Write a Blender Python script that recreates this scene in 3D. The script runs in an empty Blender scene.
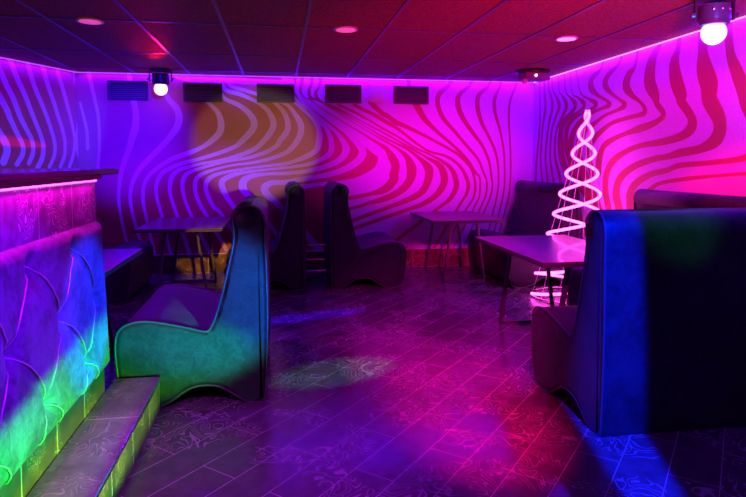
import bpy, bmesh, math, random
import numpy as np
from mathutils import Vector, Matrix
random.seed(7)
PI = math.pi
scn = bpy.context.scene
col = scn.collection
CEIL = 2.17; YB = 6.65; XR = 3.0
LC = Vector((-2.095, YB, 0)); LD = Vector((-0.4167, -0.9090, 0))      # corner and run of the angled left wall

# ------------------------------------------------------------------ materials
def mat(name, base=(.5, .5, .5), rough=.5, metal=0., emit=None, estr=0., sheen=0., spec=.5, trans=0., coat=0.):
    m = bpy.data.materials.new(name); m.use_nodes = True
    b = m.node_tree.nodes['Principled BSDF']
    b.inputs['Base Color'].default_value = (*base, 1)
    b.inputs['Roughness'].default_value = rough
    b.inputs['Metallic'].default_value = metal
    b.inputs['Specular IOR Level'].default_value = spec
    b.inputs['Sheen Weight'].default_value = sheen
    b.inputs['Transmission Weight'].default_value = trans
    b.inputs['Coat Weight'].default_value = coat
    if emit:
        b.inputs['Emission Color'].default_value = (*emit, 1)
        b.inputs['Emission Strength'].default_value = estr
    return m
def N(m, t, **k):
    n = m.node_tree.nodes.new(t)
    for a, v in k.items(): setattr(n, a, v)
    return n
def lk(m, a, b): m.node_tree.links.new(a, b)
def bsdf(m): return m.node_tree.nodes['Principled BSDF']
def math_n(m, op, a, b=None, clamp=False):
    n = N(m, 'ShaderNodeMath', operation=op); n.use_clamp = clamp
    for i, v in enumerate((a, b)):
        if v is None: continue
        if isinstance(v, (int, float)): n.inputs[i].default_value = v
        else: lk(m, v, n.inputs[i])
    return n.outputs[0]
def noise(m, vec, scale, detail=3, rough=.5, dist=0.):
    n = N(m, 'ShaderNodeTexNoise'); n.inputs['Scale'].default_value = scale
    n.inputs['Detail'].default_value = detail; n.inputs['Roughness'].default_value = rough
    n.inputs['Distortion'].default_value = dist
    if vec is not None: lk(m, vec, n.inputs['Vector'])
    return n.outputs['Fac']
def coords(m, rotz=0., rot=(0, 0, 0), scale=(1, 1, 1), loc=(0, 0, 0)):
    g = N(m, 'ShaderNodeTexCoord'); mp = N(m, 'ShaderNodeMapping')
    mp.inputs['Rotation'].default_value = (rot[0], rot[1], rot[2] + rotz)
    mp.inputs['Scale'].default_value = scale; mp.inputs['Location'].default_value = loc
    lk(m, g.outputs['Object'], mp.inputs['Vector']); return mp.outputs['Vector']
def mix(m, fac, a, b):
    n = N(m, 'ShaderNodeMix', data_type='RGBA')
    lk(m, fac, n.inputs[0])
    for i, v in ((6, a), (7, b)):
        if isinstance(v, tuple): n.inputs[i].default_value = (*v, 1)
        else: lk(m, v, n.inputs[i])
    return n.outputs[2]
def bump(m, h, strength=.3, dist=.01):
    n = N(m, 'ShaderNodeBump'); n.inputs['Strength'].default_value = strength; n.inputs['Distance'].default_value = dist
    lk(m, h, n.inputs['Height']); lk(m, n.outputs[0], bsdf(m).inputs['Normal'])
def ramp(m, fac, a, b):
    n = N(m, 'ShaderNodeMapRange'); n.inputs[1].default_value = a; n.inputs[2].default_value = b
    n.interpolation_type = 'SMOOTHSTEP'
    lk(m, fac, n.inputs[0]); return n.outputs[0]

def damask(m, vec, scale=6.):
    """curling scroll pattern: thin bands along the level lines of a distorted noise, with leafy blobs"""
    a = noise(m, vec, scale, 1.2, .4, 1.6)
    w = math_n(m, 'ABSOLUTE', math_n(m, 'SINE', math_n(m, 'MULTIPLY', a, 34.)))
    band = ramp(m, w, .42, .15)
    msk = ramp(m, noise(m, vec, scale * .55, 1, .5, .5), .47, .55)
    return math_n(m, 'MULTIPLY', band, msk)

def tile_mat(name, base, pat, rough, vec_kw, bw, bh, mort=(.5, .5, .5), msize=.004, offset=.5, dscale=6., spec=.5, patrough=None):
    m = mat(name, base, rough, spec=spec)
    v = coords(m, **vec_kw)
    br = N(m, 'ShaderNodeTexBrick'); br.offset = offset
    br.inputs['Scale'].default_value = 1.; br.inputs['Mortar Size'].default_value = msize
    br.inputs['Mortar Smooth'].default_value = .1
    br.inputs['Brick Width'].default_value = bw; br.inputs['Row Height'].default_value = bh
    lk(m, v, br.inputs['Vector'])
    d = damask(m, v, dscale)
    # stone cloudiness
    cl = noise(m, v, 14, 4, .6)
    c0 = mix(m, ramp(m, cl, .3, .7), tuple(x * .75 for x in base), tuple(min(1, x * 1.25) for x in base))
    c1 = mix(m, d, c0, pat)
    c2 = mix(m, br.outputs['Fac'], c1, mort)
    lk(m, c2, bsdf(m).inputs['Base Color'])
    r = math_n(m, 'ADD', math_n(m, 'MULTIPLY', d, (patrough or rough) - rough), rough)
    r = math_n(m, 'ADD', r, math_n(m, 'MULTIPLY', br.outputs['Fac'], .3))
    lk(m, r, bsdf(m).inputs['Roughness'])
    h = math_n(m, 'SUBTRACT', math_n(m, 'MULTIPLY', noise(m, v, 40, 3), .25), br.outputs['Fac'])
    bump(m, h, .25, .003)
    return m

def velvet(name, base, sheen=.06, rough=.55):
    m = mat(name, base, rough, sheen=sheen, spec=.35)
    v = coords(m)
    n1 = noise(m, v, 5, 4, .6, .8); n2 = noise(m, v, 26, 3, .6, 1.)
    s = math_n(m, 'ADD', math_n(m, 'MULTIPLY', n1, .6), math_n(m, 'MULTIPLY', n2, .4))
    c = mix(m, ramp(m, s, .35, .65), tuple(x * .45 for x in base), tuple(x * 1.5 for x in base))
    lk(m, c, bsdf(m).inputs['Base Color'])
    bump(m, s, .35, .012)
    return m

def wallpaper(name):
    m = mat(name, (.5, .4, .6), .55, spec=.3)
    a = N(m, 'ShaderNodeAttribute', attribute_name='wave')
    f = ramp(m, a.outputs['Fac'], -.0025, .0025)
    v = coords(m)
    gl = noise(m, v, 260, 2, .7)
    grain = noise(m, v, 60, 3, .6)
    dark = mix(m, ramp(m, gl, .42, .66), (.30, .02, .09), (.58, .25, .13))
    light = mix(m, ramp(m, grain, .3, .7), (.56, .30, .72), (.66, .36, .84))
    lk(m, mix(m, f, dark, light), bsdf(m).inputs['Base Color'])
    lk(m, math_n(m, 'ADD', math_n(m, 'MULTIPLY', f, .2), .42), bsdf(m).inputs['Roughness'])
    bump(m, gl, .12, .002)
    return m

M = {}
M['wall'] = wallpaper('wave_wallpaper')
M['floor'] = tile_mat('floor_tile', (.075, .06, .075), (.24, .2, .24), .2, dict(rotz=-math.radians(48.5) + PI, loc=(.03, .05, 0)), .62, .176,
                      mort=(.42, .38, .40), msize=.0016, dscale=5.5, patrough=.5)
M['step'] = tile_mat('step_tile', (.20, .18, .22), (.40, .36, .42), .38, dict(rotz=PI / 2, loc=(.1, .0, 0)), .60, .5, mort=(.8, .7, .75), msize=.003, dscale=6, offset=0)
M['riser'] = tile_mat('ornament_tile', (.07, .055, .05), (.42, .28, .17), .32, dict(rot=(0, PI / 2, PI / 2), loc=(.02, .37, 0)), .30, 2.0, mort=(.6, .55, .45), msize=.003, dscale=11, offset=0)
M['skirt'] = tile_mat('skirting_tile', (.12, .06, .045), (.75, .50, .28), .3, dict(rot=(-PI / 2, 0, 0)), .33, 2.0, mort=(.6, .5, .4), msize=.003, dscale=13, offset=0)
M['barpanel'] = tile_mat('bar_front_tile', (.26, .18, .26), (.85, .7, .85), .25, dict(rot=(0, PI / 2, PI / 2), loc=(.02, .37, 0)), .33, 2.0, mort=(.6, .5, .6), msize=.002, dscale=9, offset=0)
M['velvet'] = velvet('dark_velvet', (.019, .018, .024))
M['barvelvet'] = velvet('bar_velvet', (.15, .14, .17), .15)
M['piping'] = mat('piping_cord', (.05, .045, .055), .4)
M['graphite'] = mat('granite_black', (.02, .018, .02), .16)
M['apron'] = mat('dark_red_lit', (.16, .03, .04), .4)  # red light on the bar apron is put into this base colour
M['dark'] = mat('black_plastic', (.02, .02, .022), .35)
M['metal'] = mat('dark_steel', (.13, .11, .13), .35, metal=.7)
M['chrome'] = mat('chrome', (.8, .8, .82), .15, metal=1.)
M['cord'] = mat('silver_trim', (.75, .68, .6), .3, metal=.5)
M['slat'] = mat('vent_slat', (.16, .12, .13), .4)
M['ventframe'] = mat('vent_frame', (.05, .03, .03), .4)
M['white'] = mat('white_plastic', (.62, .5, .6), .4)
M['neon'] = mat('neon_tube', (1, .6, .9), .3, emit=(1., .055, .60), estr=10.)
M['wire'] = mat('clear_wire', (.8, .5, .7), .3)
M['strip'] = mat('violet_led_strip', (.8, .6, 1), .4, emit=(.55, .06, 1.), estr=1.2)
M['strip_right'] = mat('pink_violet_led_strip', (.8, .6, 1), .4, emit=(1., .3, 1.), estr=1.5)
M['barled'] = mat('magenta_led_strip', (1, .5, 1), .4, emit=(1., .06, .9), estr=6.)
M['globe'] = mat('disco_globe_lit', (.9, .9, 1), .2, emit=(1., .45, 1.), estr=2.6)
M['globe_blue'] = mat('disco_globe_blue', (.9, .9, 1), .2, emit=(.10, .115, 1.), estr=9.)
M['globe_off'] = mat('disco_globe_dark', (.5, .25, .3), .15)
M['bluebody'] = mat('lamp_body_black', (.05, .06, .08), .3)
M['lens'] = mat('laser_lens', (.9, .8, .9), .2, emit=(1, .6, 1), estr=3.)
M['downlight'] = mat('opal_glass', (.85, .7, .8), .35, emit=(1., .08, .3), estr=.6)  # weak emission stands in for pink light reflected by the white cover
M['downlight_bright'] = mat('opal_glass_bright', (.9, .8, .9), .35, emit=(1., .35, .8), estr=1.0)  # stronger emission paints the brighter pink light on the right-hand cover
M['rim'] = mat('downlight_rim', (.5, .35, .42), .4)
M['paper'] = mat('dark_print', (.2, .05, .1), .4)
def wood(name, base):
    m = mat(name, base, .28, spec=.5, coat=.2)
    v = coords(m, scale=(9, 1.1, 9))
    n = noise(m, v, 3.5, 5, .65, .6)
    lk(m, mix(m, ramp(m, n, .3, .7), tuple(x * .6 for x in base), tuple(x * 1.4 for x in base)), bsdf(m).inputs['Base Color'])
    bump(m, n, .12, .003)
    return m
M['wood'] = wood('dark_table_wood', (.10, .07, .08))
M['edge'] = mat('table_edge', (.05, .03, .04), .4)
m = M['ceil'] = mat('ceiling_tile', (.2, .1, .1), .7)
v = coords(m)
n1 = noise(m, v, 90, 3, .7); n2 = noise(m, v, 22, 3, .6, .5)
lk(m, mix(m, ramp(m, n1, .35, .62), (.09, .022, .004), (.30, .09, .014)), bsdf(m).inputs['Base Color'])
bump(m, math_n(m, 'ADD', n1, n2), .6, .01)
M['tbar'] = mat('ceiling_grid_metal', (.07, .05, .08), .35, metal=.3)

# ------------------------------------------------------------------ helpers
def link_bm(name, bm, material, parent=None, smooth=False):
    me = bpy.data.meshes.new(name); bm.normal_update(); bm.to_mesh(me); bm.free()
    o = bpy.data.objects.new(name, me); col.objects.link(o)
    me.materials.append(material)
    if smooth:
        for p in me.polygons: p.use_smooth = True
    if parent: o.parent = parent
    return o
def thing(name, label, cat, loc=(0, 0, 0), rz=0, group=None):
    o = bpy.data.objects.new(name, None); col.objects.link(o)
    o.location = loc; o.rotation_euler = (0, 0, rz); o.empty_display_size = .05
    return tag(o, label, cat, group)
def tag(o, label, cat, group=None):
    o['label'] = label; o['category'] = cat
    if group: o['group'] = group
    return o
def struct(o): o['kind'] = 'structure'; return o
def copy_tree(o, parent=None):
    c = o.copy(); col.objects.link(c)
    if parent: c.parent = parent
    for ch in list(o.children): copy_tree(ch, c)
    return c
def box(bm, x0, x1, y0, y1, z0, z1, bev=0., M4=None, seg=2):
    vs = [bm.verts.new((x, y, z)) for x in (x0, x1) for y in (y0, y1) for z in (z0, z1)]
    fs = [bm.faces.new([vs[i] for i in f]) for f in ((0, 1, 3, 2), (4, 6, 7, 5), (0, 4, 5, 1), (2, 3, 7, 6), (0, 2, 6, 4), (1, 5, 7, 3))]
    out = vs
    if bev:
        es = list({e for f in fs for e in f.edges})
        r = bmesh.ops.bevel(bm, geom=es, offset=bev, segments=seg, affect='EDGES', profile=.6)
        out = list({v for f in r['faces'] for v in f.verts} | {v for v in vs if v.is_valid})
    if M4 is not None: bmesh.ops.transform(bm, matrix=M4, verts=out)
    return out
def cyl(bm, c, r, h, seg=24, r2=None, rot=None):
    m4 = Matrix.Translation(Vector(c)) @ (rot if rot else Matrix())
    return bmesh.ops.create_cone(bm, cap_ends=True, segments=seg, radius1=r, radius2=r if r2 is None else r2, depth=h, matrix=m4)
def sph(bm, c, r, u=24, v=14, sc=(1, 1, 1)):
    return bmesh.ops.create_uvsphere(bm, u_segments=u, v_segments=v, radius=r, matrix=Matrix.Translation(Vector(c)) @ Matrix.Diagonal((*sc, 1)))
def tube(bm, pts, r, seg=8, closed=False):
    pts = [Vector(p) for p in pts]; n = len(pts); rings = []
    prev = None
    for i, p in enumerate(pts):
        if closed: t = pts[(i + 1) % n] - pts[i - 1]
        else: t = pts[min(i + 1, n - 1)] - pts[max(i - 1, 0)]
        t.normalize()
        if prev is None:
            a = Vector((0, 0, 1)) if abs(t.z) < .9 else Vector((1, 0, 0))
            u = t.cross(a).normalized()
        else:
            u = (prev - t * prev.dot(t)).normalized()
        prev = u; w = t.cross(u)
        rings.append([bm.verts.new(p + (u * math.cos(k * 2 * PI / seg) + w * math.sin(k * 2 * PI / seg)) * r) for k in range(seg)])
    for i in range(n if closed else n - 1):
        a, b = rings[i], rings[(i + 1) % n]
        # match twist on closing
        sh = 0
        if closed and i == n - 1:
            sh = min(range(seg), key=lambda s: (a[0].co - b[s].co).length)
        for k in range(seg):
            bm.faces.new((a[k], a[(k + 1) % seg], b[(k + 1 + sh) % seg], b[(k + sh) % seg]))
    if not closed:
        bm.faces.new(rings[0][::-1]); bm.faces.new(rings[-1])
def catmull(pts, n=5, closed=True):
    P = [Vector(p) for p in pts]; m = len(P); out = []
    rng = range(m) if closed else range(m - 1)
    for i in rng:
        if closed: p0, p1, p2, p3 = P[i - 1], P[i], P[(i + 1) % m], P[(i + 2) % m]
        else: p0, p1, p2, p3 = P[max(i - 1, 0)], P[i], P[i + 1], P[min(i + 2, m - 1)]
        for k in range(n):
            t = k / n
            out.append(.5 * ((2 * p1) + (-p0 + p2) * t + (2 * p0 - 5 * p1 + 4 * p2 - p3) * t * t + (-p0 + 3 * p1 - 3 * p2 + p3) * t ** 3))
    if not closed: out.append(P[-1])
    return out
BACK_LIGHT = [[[-2.063,1.849,0.0097],[-2.034,1.715,0.0129],[-2.001,1.546,0.0145],[-1.999,1.359,0.0144]],[[-1.985,2.3,0.0202],[-1.968,2.154,0.0202],[-1.939,2.003,0.0178],[-1.911,1.852,0.0162],[-1.883,1.683,0.0145],[-1.882,1.359,0.0145],[-1.912,1.092,0.0113]],[[-1.57,2.244,0.0247],[-1.552,1.994,0.0247],[-1.522,1.858,0.0289],[-1.504,1.738,0.0312],[-1.51,1.601,0.0368],[-1.554,1.463,0.0343],[-1.572,1.385,0.0286],[-1.624,1.247,0.0245],[-1.665,1.109,0.0204],[-1.691,0.954,0.0163],[-1.699,0.815,0.0147],[-1.685,0.676,0.0148],[-1.664,0.542,0.0148],[-1.626,0.362,0.0149],[-1.481,-0.323,0.0149]],[[-1.307,2.3,0.0169],[-1.254,2.103,0.0169],[-1.166,1.898,0.0256],[-1.084,1.796,0.0324],[-1.061,1.692,0.0352],[-1.088,1.588,0.0334],[-1.165,1.483,0.0293],[-1.25,1.386,0.0294],[-1.369,1.264,0.0268],[-1.47,1.152,0.0233],[-1.538,1.039,0.0198],[-1.574,0.918,0.0164],[-1.579,0.797,0.0165],[-1.562,0.675,0.0166],[-1.535,0.552,0.0166],[-1.486,0.359,0.0167],[-1.314,-0.319,0.0167]],[[-0.835,2.172,0.0192],[-0.795,1.922,0.0192],[-0.728,1.845,0.0218],[-0.652,1.758,0.0261],[-0.619,1.645,0.036],[-0.638,1.539,0.0359],[-0.725,1.451,0.0301],[-0.819,1.384,0.0242],[-0.922,1.335,0.0242],[-1.051,1.286,0.0242],[-1.152,1.247,0.0214],[-1.287,1.16,0.0204],[-1.389,1.065,0.0184],[-1.441,0.952,0.0166],[-1.451,0.83,0.0166],[-1.437,0.708,0.0166],[-1.415,0.594,0.0167],[-1.369,0.356,0.0167],[-1.236,-0.331,0.0167]],[[-0.695,2.184,0.022],[-0.598,1.934,0.022],[-0.436,1.849,0.0248],[-0.324,1.763,0.031],[-0.265,1.666,0.0368],[-0.283,1.577,0.0364],[-0.371,1.479,0.033],[-0.459,1.398,0.0244],[-0.598,1.336,0.0227],[-0.753,1.283,0.021],[-0.907,1.239,0.0192],[-1.027,1.209,0.0191],[-1.137,1.163,0.0207],[-1.238,1.108,0.0204],[-1.29,1.029,0.0184],[-1.312,0.934,0.0167],[-1.302,0.811,0.0167],[-1.263,0.662,0.0185],[-1.201,0.353,0.0169],[-1.063,-0.333,0.0169]],[[-0.678,2.272,0.022],[-0.58,2.022,0.022],[-0.417,1.963,0.0221],[-0.262,1.896,0.0196],[-0.175,1.844,0.0223],[-0.097,1.766,0.0285],[-0.054,1.651,0.0352],[-0.09,1.544,0.0333],[-0.215,1.399,0.0263],[-0.338,1.328,0.0247],[-0.495,1.274,0.0194],[-0.668,1.23,0.0176],[-0.856,1.198,0.0157],[-0.985,1.16,0.0174],[-1.07,1.134,0.0189],[-1.138,1.073,0.0219],[-1.165,0.985,0.0218],[-1.17,0.898,0.0185],[-1.143,0.775,0.0186],[-1.103,0.651,0.0187],[-1.015,0.349,0.0187],[-0.819,-0.323,0.0187]],[[-0.64,2.3,0.0176],[-0.537,2.075,0.0176],[-0.365,2.008,0.0177],[-0.227,1.967,0.0178],[-0.113,1.925,0.0178],[-0.035,1.873,0.0179],[0.053,1.785,0.0251],[0.102,1.67,0.0303],[0.095,1.563,0.0318],[0.015,1.455,0.03],[-0.021,1.4,0.0248],[-0.145,1.328,0.023],[-0.339,1.265,0.0177],[-0.547,1.23,0.0141],[-0.72,1.186,0.014],[-0.874,1.142,0.0174],[-0.977,1.098,0.0215],[-1.025,1.037,0.0237],[-1.038,0.967,0.022],[-1.023,0.844,0.0187],[-0.966,0.675,0.0188],[-0.818,0.344,0.019],[-0.532,-0.295,0.019]],[[0.004,1.898,0.0143],[0.11,1.847,0.018],[0.18,1.758,0.0252],[0.242,1.652,0.0341],[0.25,1.562,0.0339],[0.205,1.454,0.032],[0.133,1.364,0.0285],[0.07,1.318,0.025],[-0.093,1.257,0.0196],[-0.287,1.212,0.016],[-0.496,1.186,0.0124],[-0.652,1.15,0.0141],[-0.789,1.106,0.0192],[-0.875,1.054,0.0223],[-0.906,0.975,0.0221],[-0.895,0.86,0.0205],[-0.846,0.736,0.0207],[-0.804,0.664,0.0207],[-0.628,0.34,0.0209],[-0.294,-0.275,0.0209]],[[0.042,2.194,0.0126],[0.111,1.944,0.0126],[0.226,1.848,0.0144],[0.323,1.76,0.0181],[0.422,1.654,0.0254],[0.457,1.546,0.0326],[0.448,1.438,0.0361],[0.411,1.346,0.0306],[0.285,1.273,0.027],[0.159,1.225,0.0215],[0.069,1.201,0.0197],[-0.094,1.18,0.0143],[-0.34,1.15,0.0124],[-0.549,1.115,0.0159],[-0.687,1.08,0.021],[-0.765,1.027,0.0259],[-0.792,0.956,0.0239],[-0.767,0.841,0.0224],[-0.709,0.725,0.0209],[-0.641,0.662,0.0192],[-0.453,0.373,0.0193],[-0.071,-0.214,0.0193]],[[0.086,2.187,0.0108],[0.182,1.937,0.0108],[0.342,1.805,0.0127],[0.467,1.672,0.0182],[0.548,1.565,0.0237],[0.589,1.456,0.0292],[0.583,1.337,0.0309],[0.501,1.264,0.0271],[0.356,1.201,0.0217],[0.212,1.174,0.0162],[0.069,1.156,0.0144],[-0.165,1.132,0.0125],[-0.375,1.105,0.0178],[-0.515,1.07,0.0265],[-0.61,1.017,0.0312],[-0.616,0.946,0.0329],[-0.569,0.839,0.0279],[-0.501,0.732,0.0245],[-0.467,0.678,0.0228],[-0.33,0.406,0.0211],[-0.015,-0.219,0.0211]],[[0.117,2.179,0.009],[0.235,1.929,0.009],[0.431,1.744,0.0109],[0.575,1.619,0.0182],[0.684,1.511,0.0238],[0.748,1.403,0.0367],[0.754,1.338,0.0402],[0.684,1.246,0.0346],[0.537,1.174,0.0291],[0.338,1.12,0.0235],[0.176,1.102,0.0198],[0.069,1.093,0.0198],[-0.13,1.087,0.0179],[-0.306,1.061,0.0267],[-0.385,1.007,0.042],[-0.395,0.936,0.0436],[-0.36,0.873,0.0353],[-0.308,0.819,0.0265],[-0.135,0.565,0.0231],[0.259,-0.014,0.0231]],[[0.146,2.179,0.0072],[0.253,1.929,0.0072],[0.431,1.789,0.0109],[0.612,1.656,0.0128],[0.758,1.548,0.0165],[0.868,1.44,0.0258],[0.945,1.347,0.0426],[0.914,1.256,0.0423],[0.794,1.164,0.0366],[0.61,1.092,0.031],[0.391,1.047,0.0272],[0.211,1.02,0.0271],[0.068,0.994,0.027],[-0.078,0.988,0.0305],[-0.158,0.934,0.0406],[-0.132,0.862,0.0373],[-0.044,0.78,0.034],[0.044,0.698,0.0269],[0.133,0.615,0.0252],[0.258,0.468,0.0253],[0.711,-0.065,0.0253]],[[0.056,2.17,0.0072],[0.271,1.92,0.0072],[0.63,1.674,0.0109],[0.831,1.531,0.0165],[0.979,1.422,0.024],[1.109,1.331,0.0369],[1.165,1.32,0.0513],[1.165,1.21,0.0486],[1.091,1.109,0.0426],[0.904,1.017,0.0368],[0.701,0.982,0.0256],[0.427,0.965,0.0227],[0.175,0.921,0.0316],[0.094,0.85,0.0393],[0.138,0.777,0.0394],[0.173,0.631,0.0359],[0.28,0.447,0.027],[0.632,-0.158,0.027]],[[-1.307,2.3,0.0311],[-1.044,2.133,0.0311],[-0.605,2.117,0.0314],[-0.225,2.099,0.0317],[-0.015,2.086,0.0354],[0.126,2.089,0.0444]]]
BACK_DARK = [[[0.274,2.3,0.0195],[0.263,2.099,0.0195],[0.245,2.027,0.0178],[0.271,1.956,0.009],[0.378,1.895,0.0072],[0.522,1.79,0.0073],[0.703,1.684,0.0073],[0.887,1.577,0.0092],[1.053,1.477,0.0129],[1.204,1.38,0.0255],[1.282,1.279,0.045],[1.329,1.177,0.0492],[1.308,1.076,0.0519],[1.308,1.015,0.0518],[1.205,0.909,0.0462],[1.053,0.859,0.0241],[0.886,0.824,0.024],[0.756,0.807,0.0239],[0.517,0.773,0.0238]],[[0.386,2.3,0.0178],[0.37,2.101,0.0178],[0.343,2.029,0.0215],[0.36,1.94,0.0163],[0.468,1.897,0.0091],[0.612,1.809,0.0073],[0.795,1.694,0.0064],[0.979,1.586,0.0064],[1.204,1.456,0.0102],[1.36,1.368,0.0154],[1.459,1.279,0.0323],[1.509,1.177,0.0547],[1.517,1.1,0.0589],[1.491,1.001,0.0496],[1.387,0.887,0.0414],[1.205,0.799,0.0359],[1.016,0.749,0.0204],[0.904,0.713,0.0185],[0.756,0.678,0.0185],[0.075,0.517,0.0185]],[[0.488,2.3,0.016],[0.46,2.076,0.016],[0.414,1.995,0.0197],[0.441,1.923,0.0182],[0.504,1.88,0.0109],[0.649,1.81,0.0073],[0.795,1.726,0.0064],[0.979,1.623,0.0064],[1.204,1.494,0.0102],[1.464,1.368,0.0128],[1.634,1.241,0.0259],[1.714,1.151,0.0496],[1.728,1.09,0.0502],[1.702,0.974,0.0449],[1.623,0.859,0.0392],[1.413,0.758,0.031],[1.205,0.684,0.0231],[0.545,0.449,0.0231]],[[0.558,1.862,0.0145],[0.649,1.828,0.0109],[0.795,1.757,0.0082],[0.979,1.659,0.0074],[1.204,1.544,0.0102],[1.411,1.432,0.0102],[1.595,1.331,0.0103],[1.7,1.27,0.0155],[1.833,1.193,0.0312],[1.9,1.09,0.0451],[1.901,0.96,0.0427],[1.809,0.832,0.0369],[1.65,0.73,0.0287],[1.466,0.668,0.0233],[0.803,0.444,0.0233]],[[0.667,1.864,0.0146],[0.832,1.794,0.0146],[1.016,1.696,0.011],[1.204,1.59,0.0127],[1.359,1.508,0.0115],[1.542,1.394,0.0103],[1.726,1.308,0.0103],[1.859,1.244,0.0155],[1.993,1.141,0.0263],[2.048,1.011,0.0347],[2.049,0.908,0.0323],[1.969,0.778,0.0267],[1.849,0.689,0.0198],[1.287,0.272,0.0198]],[[0.85,1.867,0.0183],[0.942,1.819,0.022],[1.053,1.77,0.0202],[1.204,1.683,0.0229],[1.359,1.596,0.0179],[1.542,1.458,0.0154],[1.726,1.344,0.0129],[1.939,1.283,0.0155],[2.1,1.167,0.0184],[2.196,0.985,0.0242],[2.184,0.854,0.0217],[2.104,0.725,0.0162],[1.735,0.13,0.0162]],[[1.035,1.897,0.0277],[1.165,1.78,0.0278],[1.23,1.746,0.028],[1.333,1.677,0.028],[1.489,1.61,0.023],[1.725,1.497,0.018],[1.992,1.357,0.0156],[2.1,1.283,0.0157],[2.236,1.141,0.016],[2.286,0.958,0.0163],[2.266,0.801,0.0136],[2.186,0.672,0.0108],[1.817,0.077,0.0108]],[[1.467,2.215,0.026],[1.514,1.965,0.026],[1.593,1.839,0.039],[1.672,1.713,0.0325],[1.831,1.562,0.0208],[2.018,1.409,0.0183],[2.181,1.254,0.0159],[2.29,1.098,0.0133],[2.34,1.036,0.0121],[2.346,0.932,0.0123],[2.334,0.801,0.0109],[2.267,0.671,0.0095],[1.946,0.049,0.0095]],[[2.031,2.3,0.0232],[1.96,2.112,0.0232],[1.841,2.008,0.0312],[1.824,1.894,0.0291],[1.883,1.741,0.0263],[2.017,1.589,0.021],[2.179,1.41,0.0185],[2.316,1.254,0.016],[2.385,1.098,0.0135],[2.428,0.983,0.0123],[2.416,0.826,0.011],[2.349,0.67,0.0096],[2.073,0.027,0.0096]],[[2.293,2.3,0.0195],[2.213,2.118,0.0195],[2.08,2.0,0.0289],[2.068,1.872,0.0334],[2.136,1.719,0.0292],[2.259,1.552,0.0239],[2.369,1.41,0.0188],[2.452,1.228,0.0163],[2.481,1.072,0.0137],[2.497,0.931,0.011],[2.471,0.8,0.011],[2.404,0.643,0.0096],[2.129,-0.001,0.0096]],[[2.516,2.3,0.0184],[2.443,2.122,0.0184],[2.322,2.004,0.0292],[2.304,1.875,0.0297],[2.352,1.695,0.0242],[2.449,1.515,0.0189],[2.533,1.333,0.0163],[2.568,1.15,0.0137],[2.571,0.93,0.011],[2.54,0.746,0.011],[2.5,0.589,0.0097],[2.327,-0.089,0.0097]],[[2.619,2.3,0.0162],[2.579,2.112,0.0162],[2.513,1.956,0.0244],[2.522,1.801,0.0218],[2.585,1.594,0.0164],[2.629,1.385,0.0137],[2.645,1.202,0.0124],[2.648,0.956,0.0111],[2.622,0.772,0.0111],[2.583,0.614,0.0097],[2.415,-0.066,0.0097]],[[2.811,2.3,0.0136],[2.771,2.116,0.0136],[2.704,1.933,0.0164],[2.693,1.725,0.0138],[2.71,1.464,0.0124],[2.722,1.202,0.0111],[2.717,0.955,0.0111],[2.7,0.797,0.0111],[2.652,0.613,0.0097],[2.475,-0.064,0.0097]]]
REGION = [[0.193,2.239],[0.217,1.955],[0.271,1.92],[0.63,1.674],[0.831,1.531],[0.979,1.422],[1.109,1.331],[1.165,1.32],[1.165,1.21],[1.091,1.109],[0.904,1.017],[0.701,0.982],[0.609,0.882],[0.516,0.406],[3.2,-0.1],[3.2,2.4]]
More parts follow.
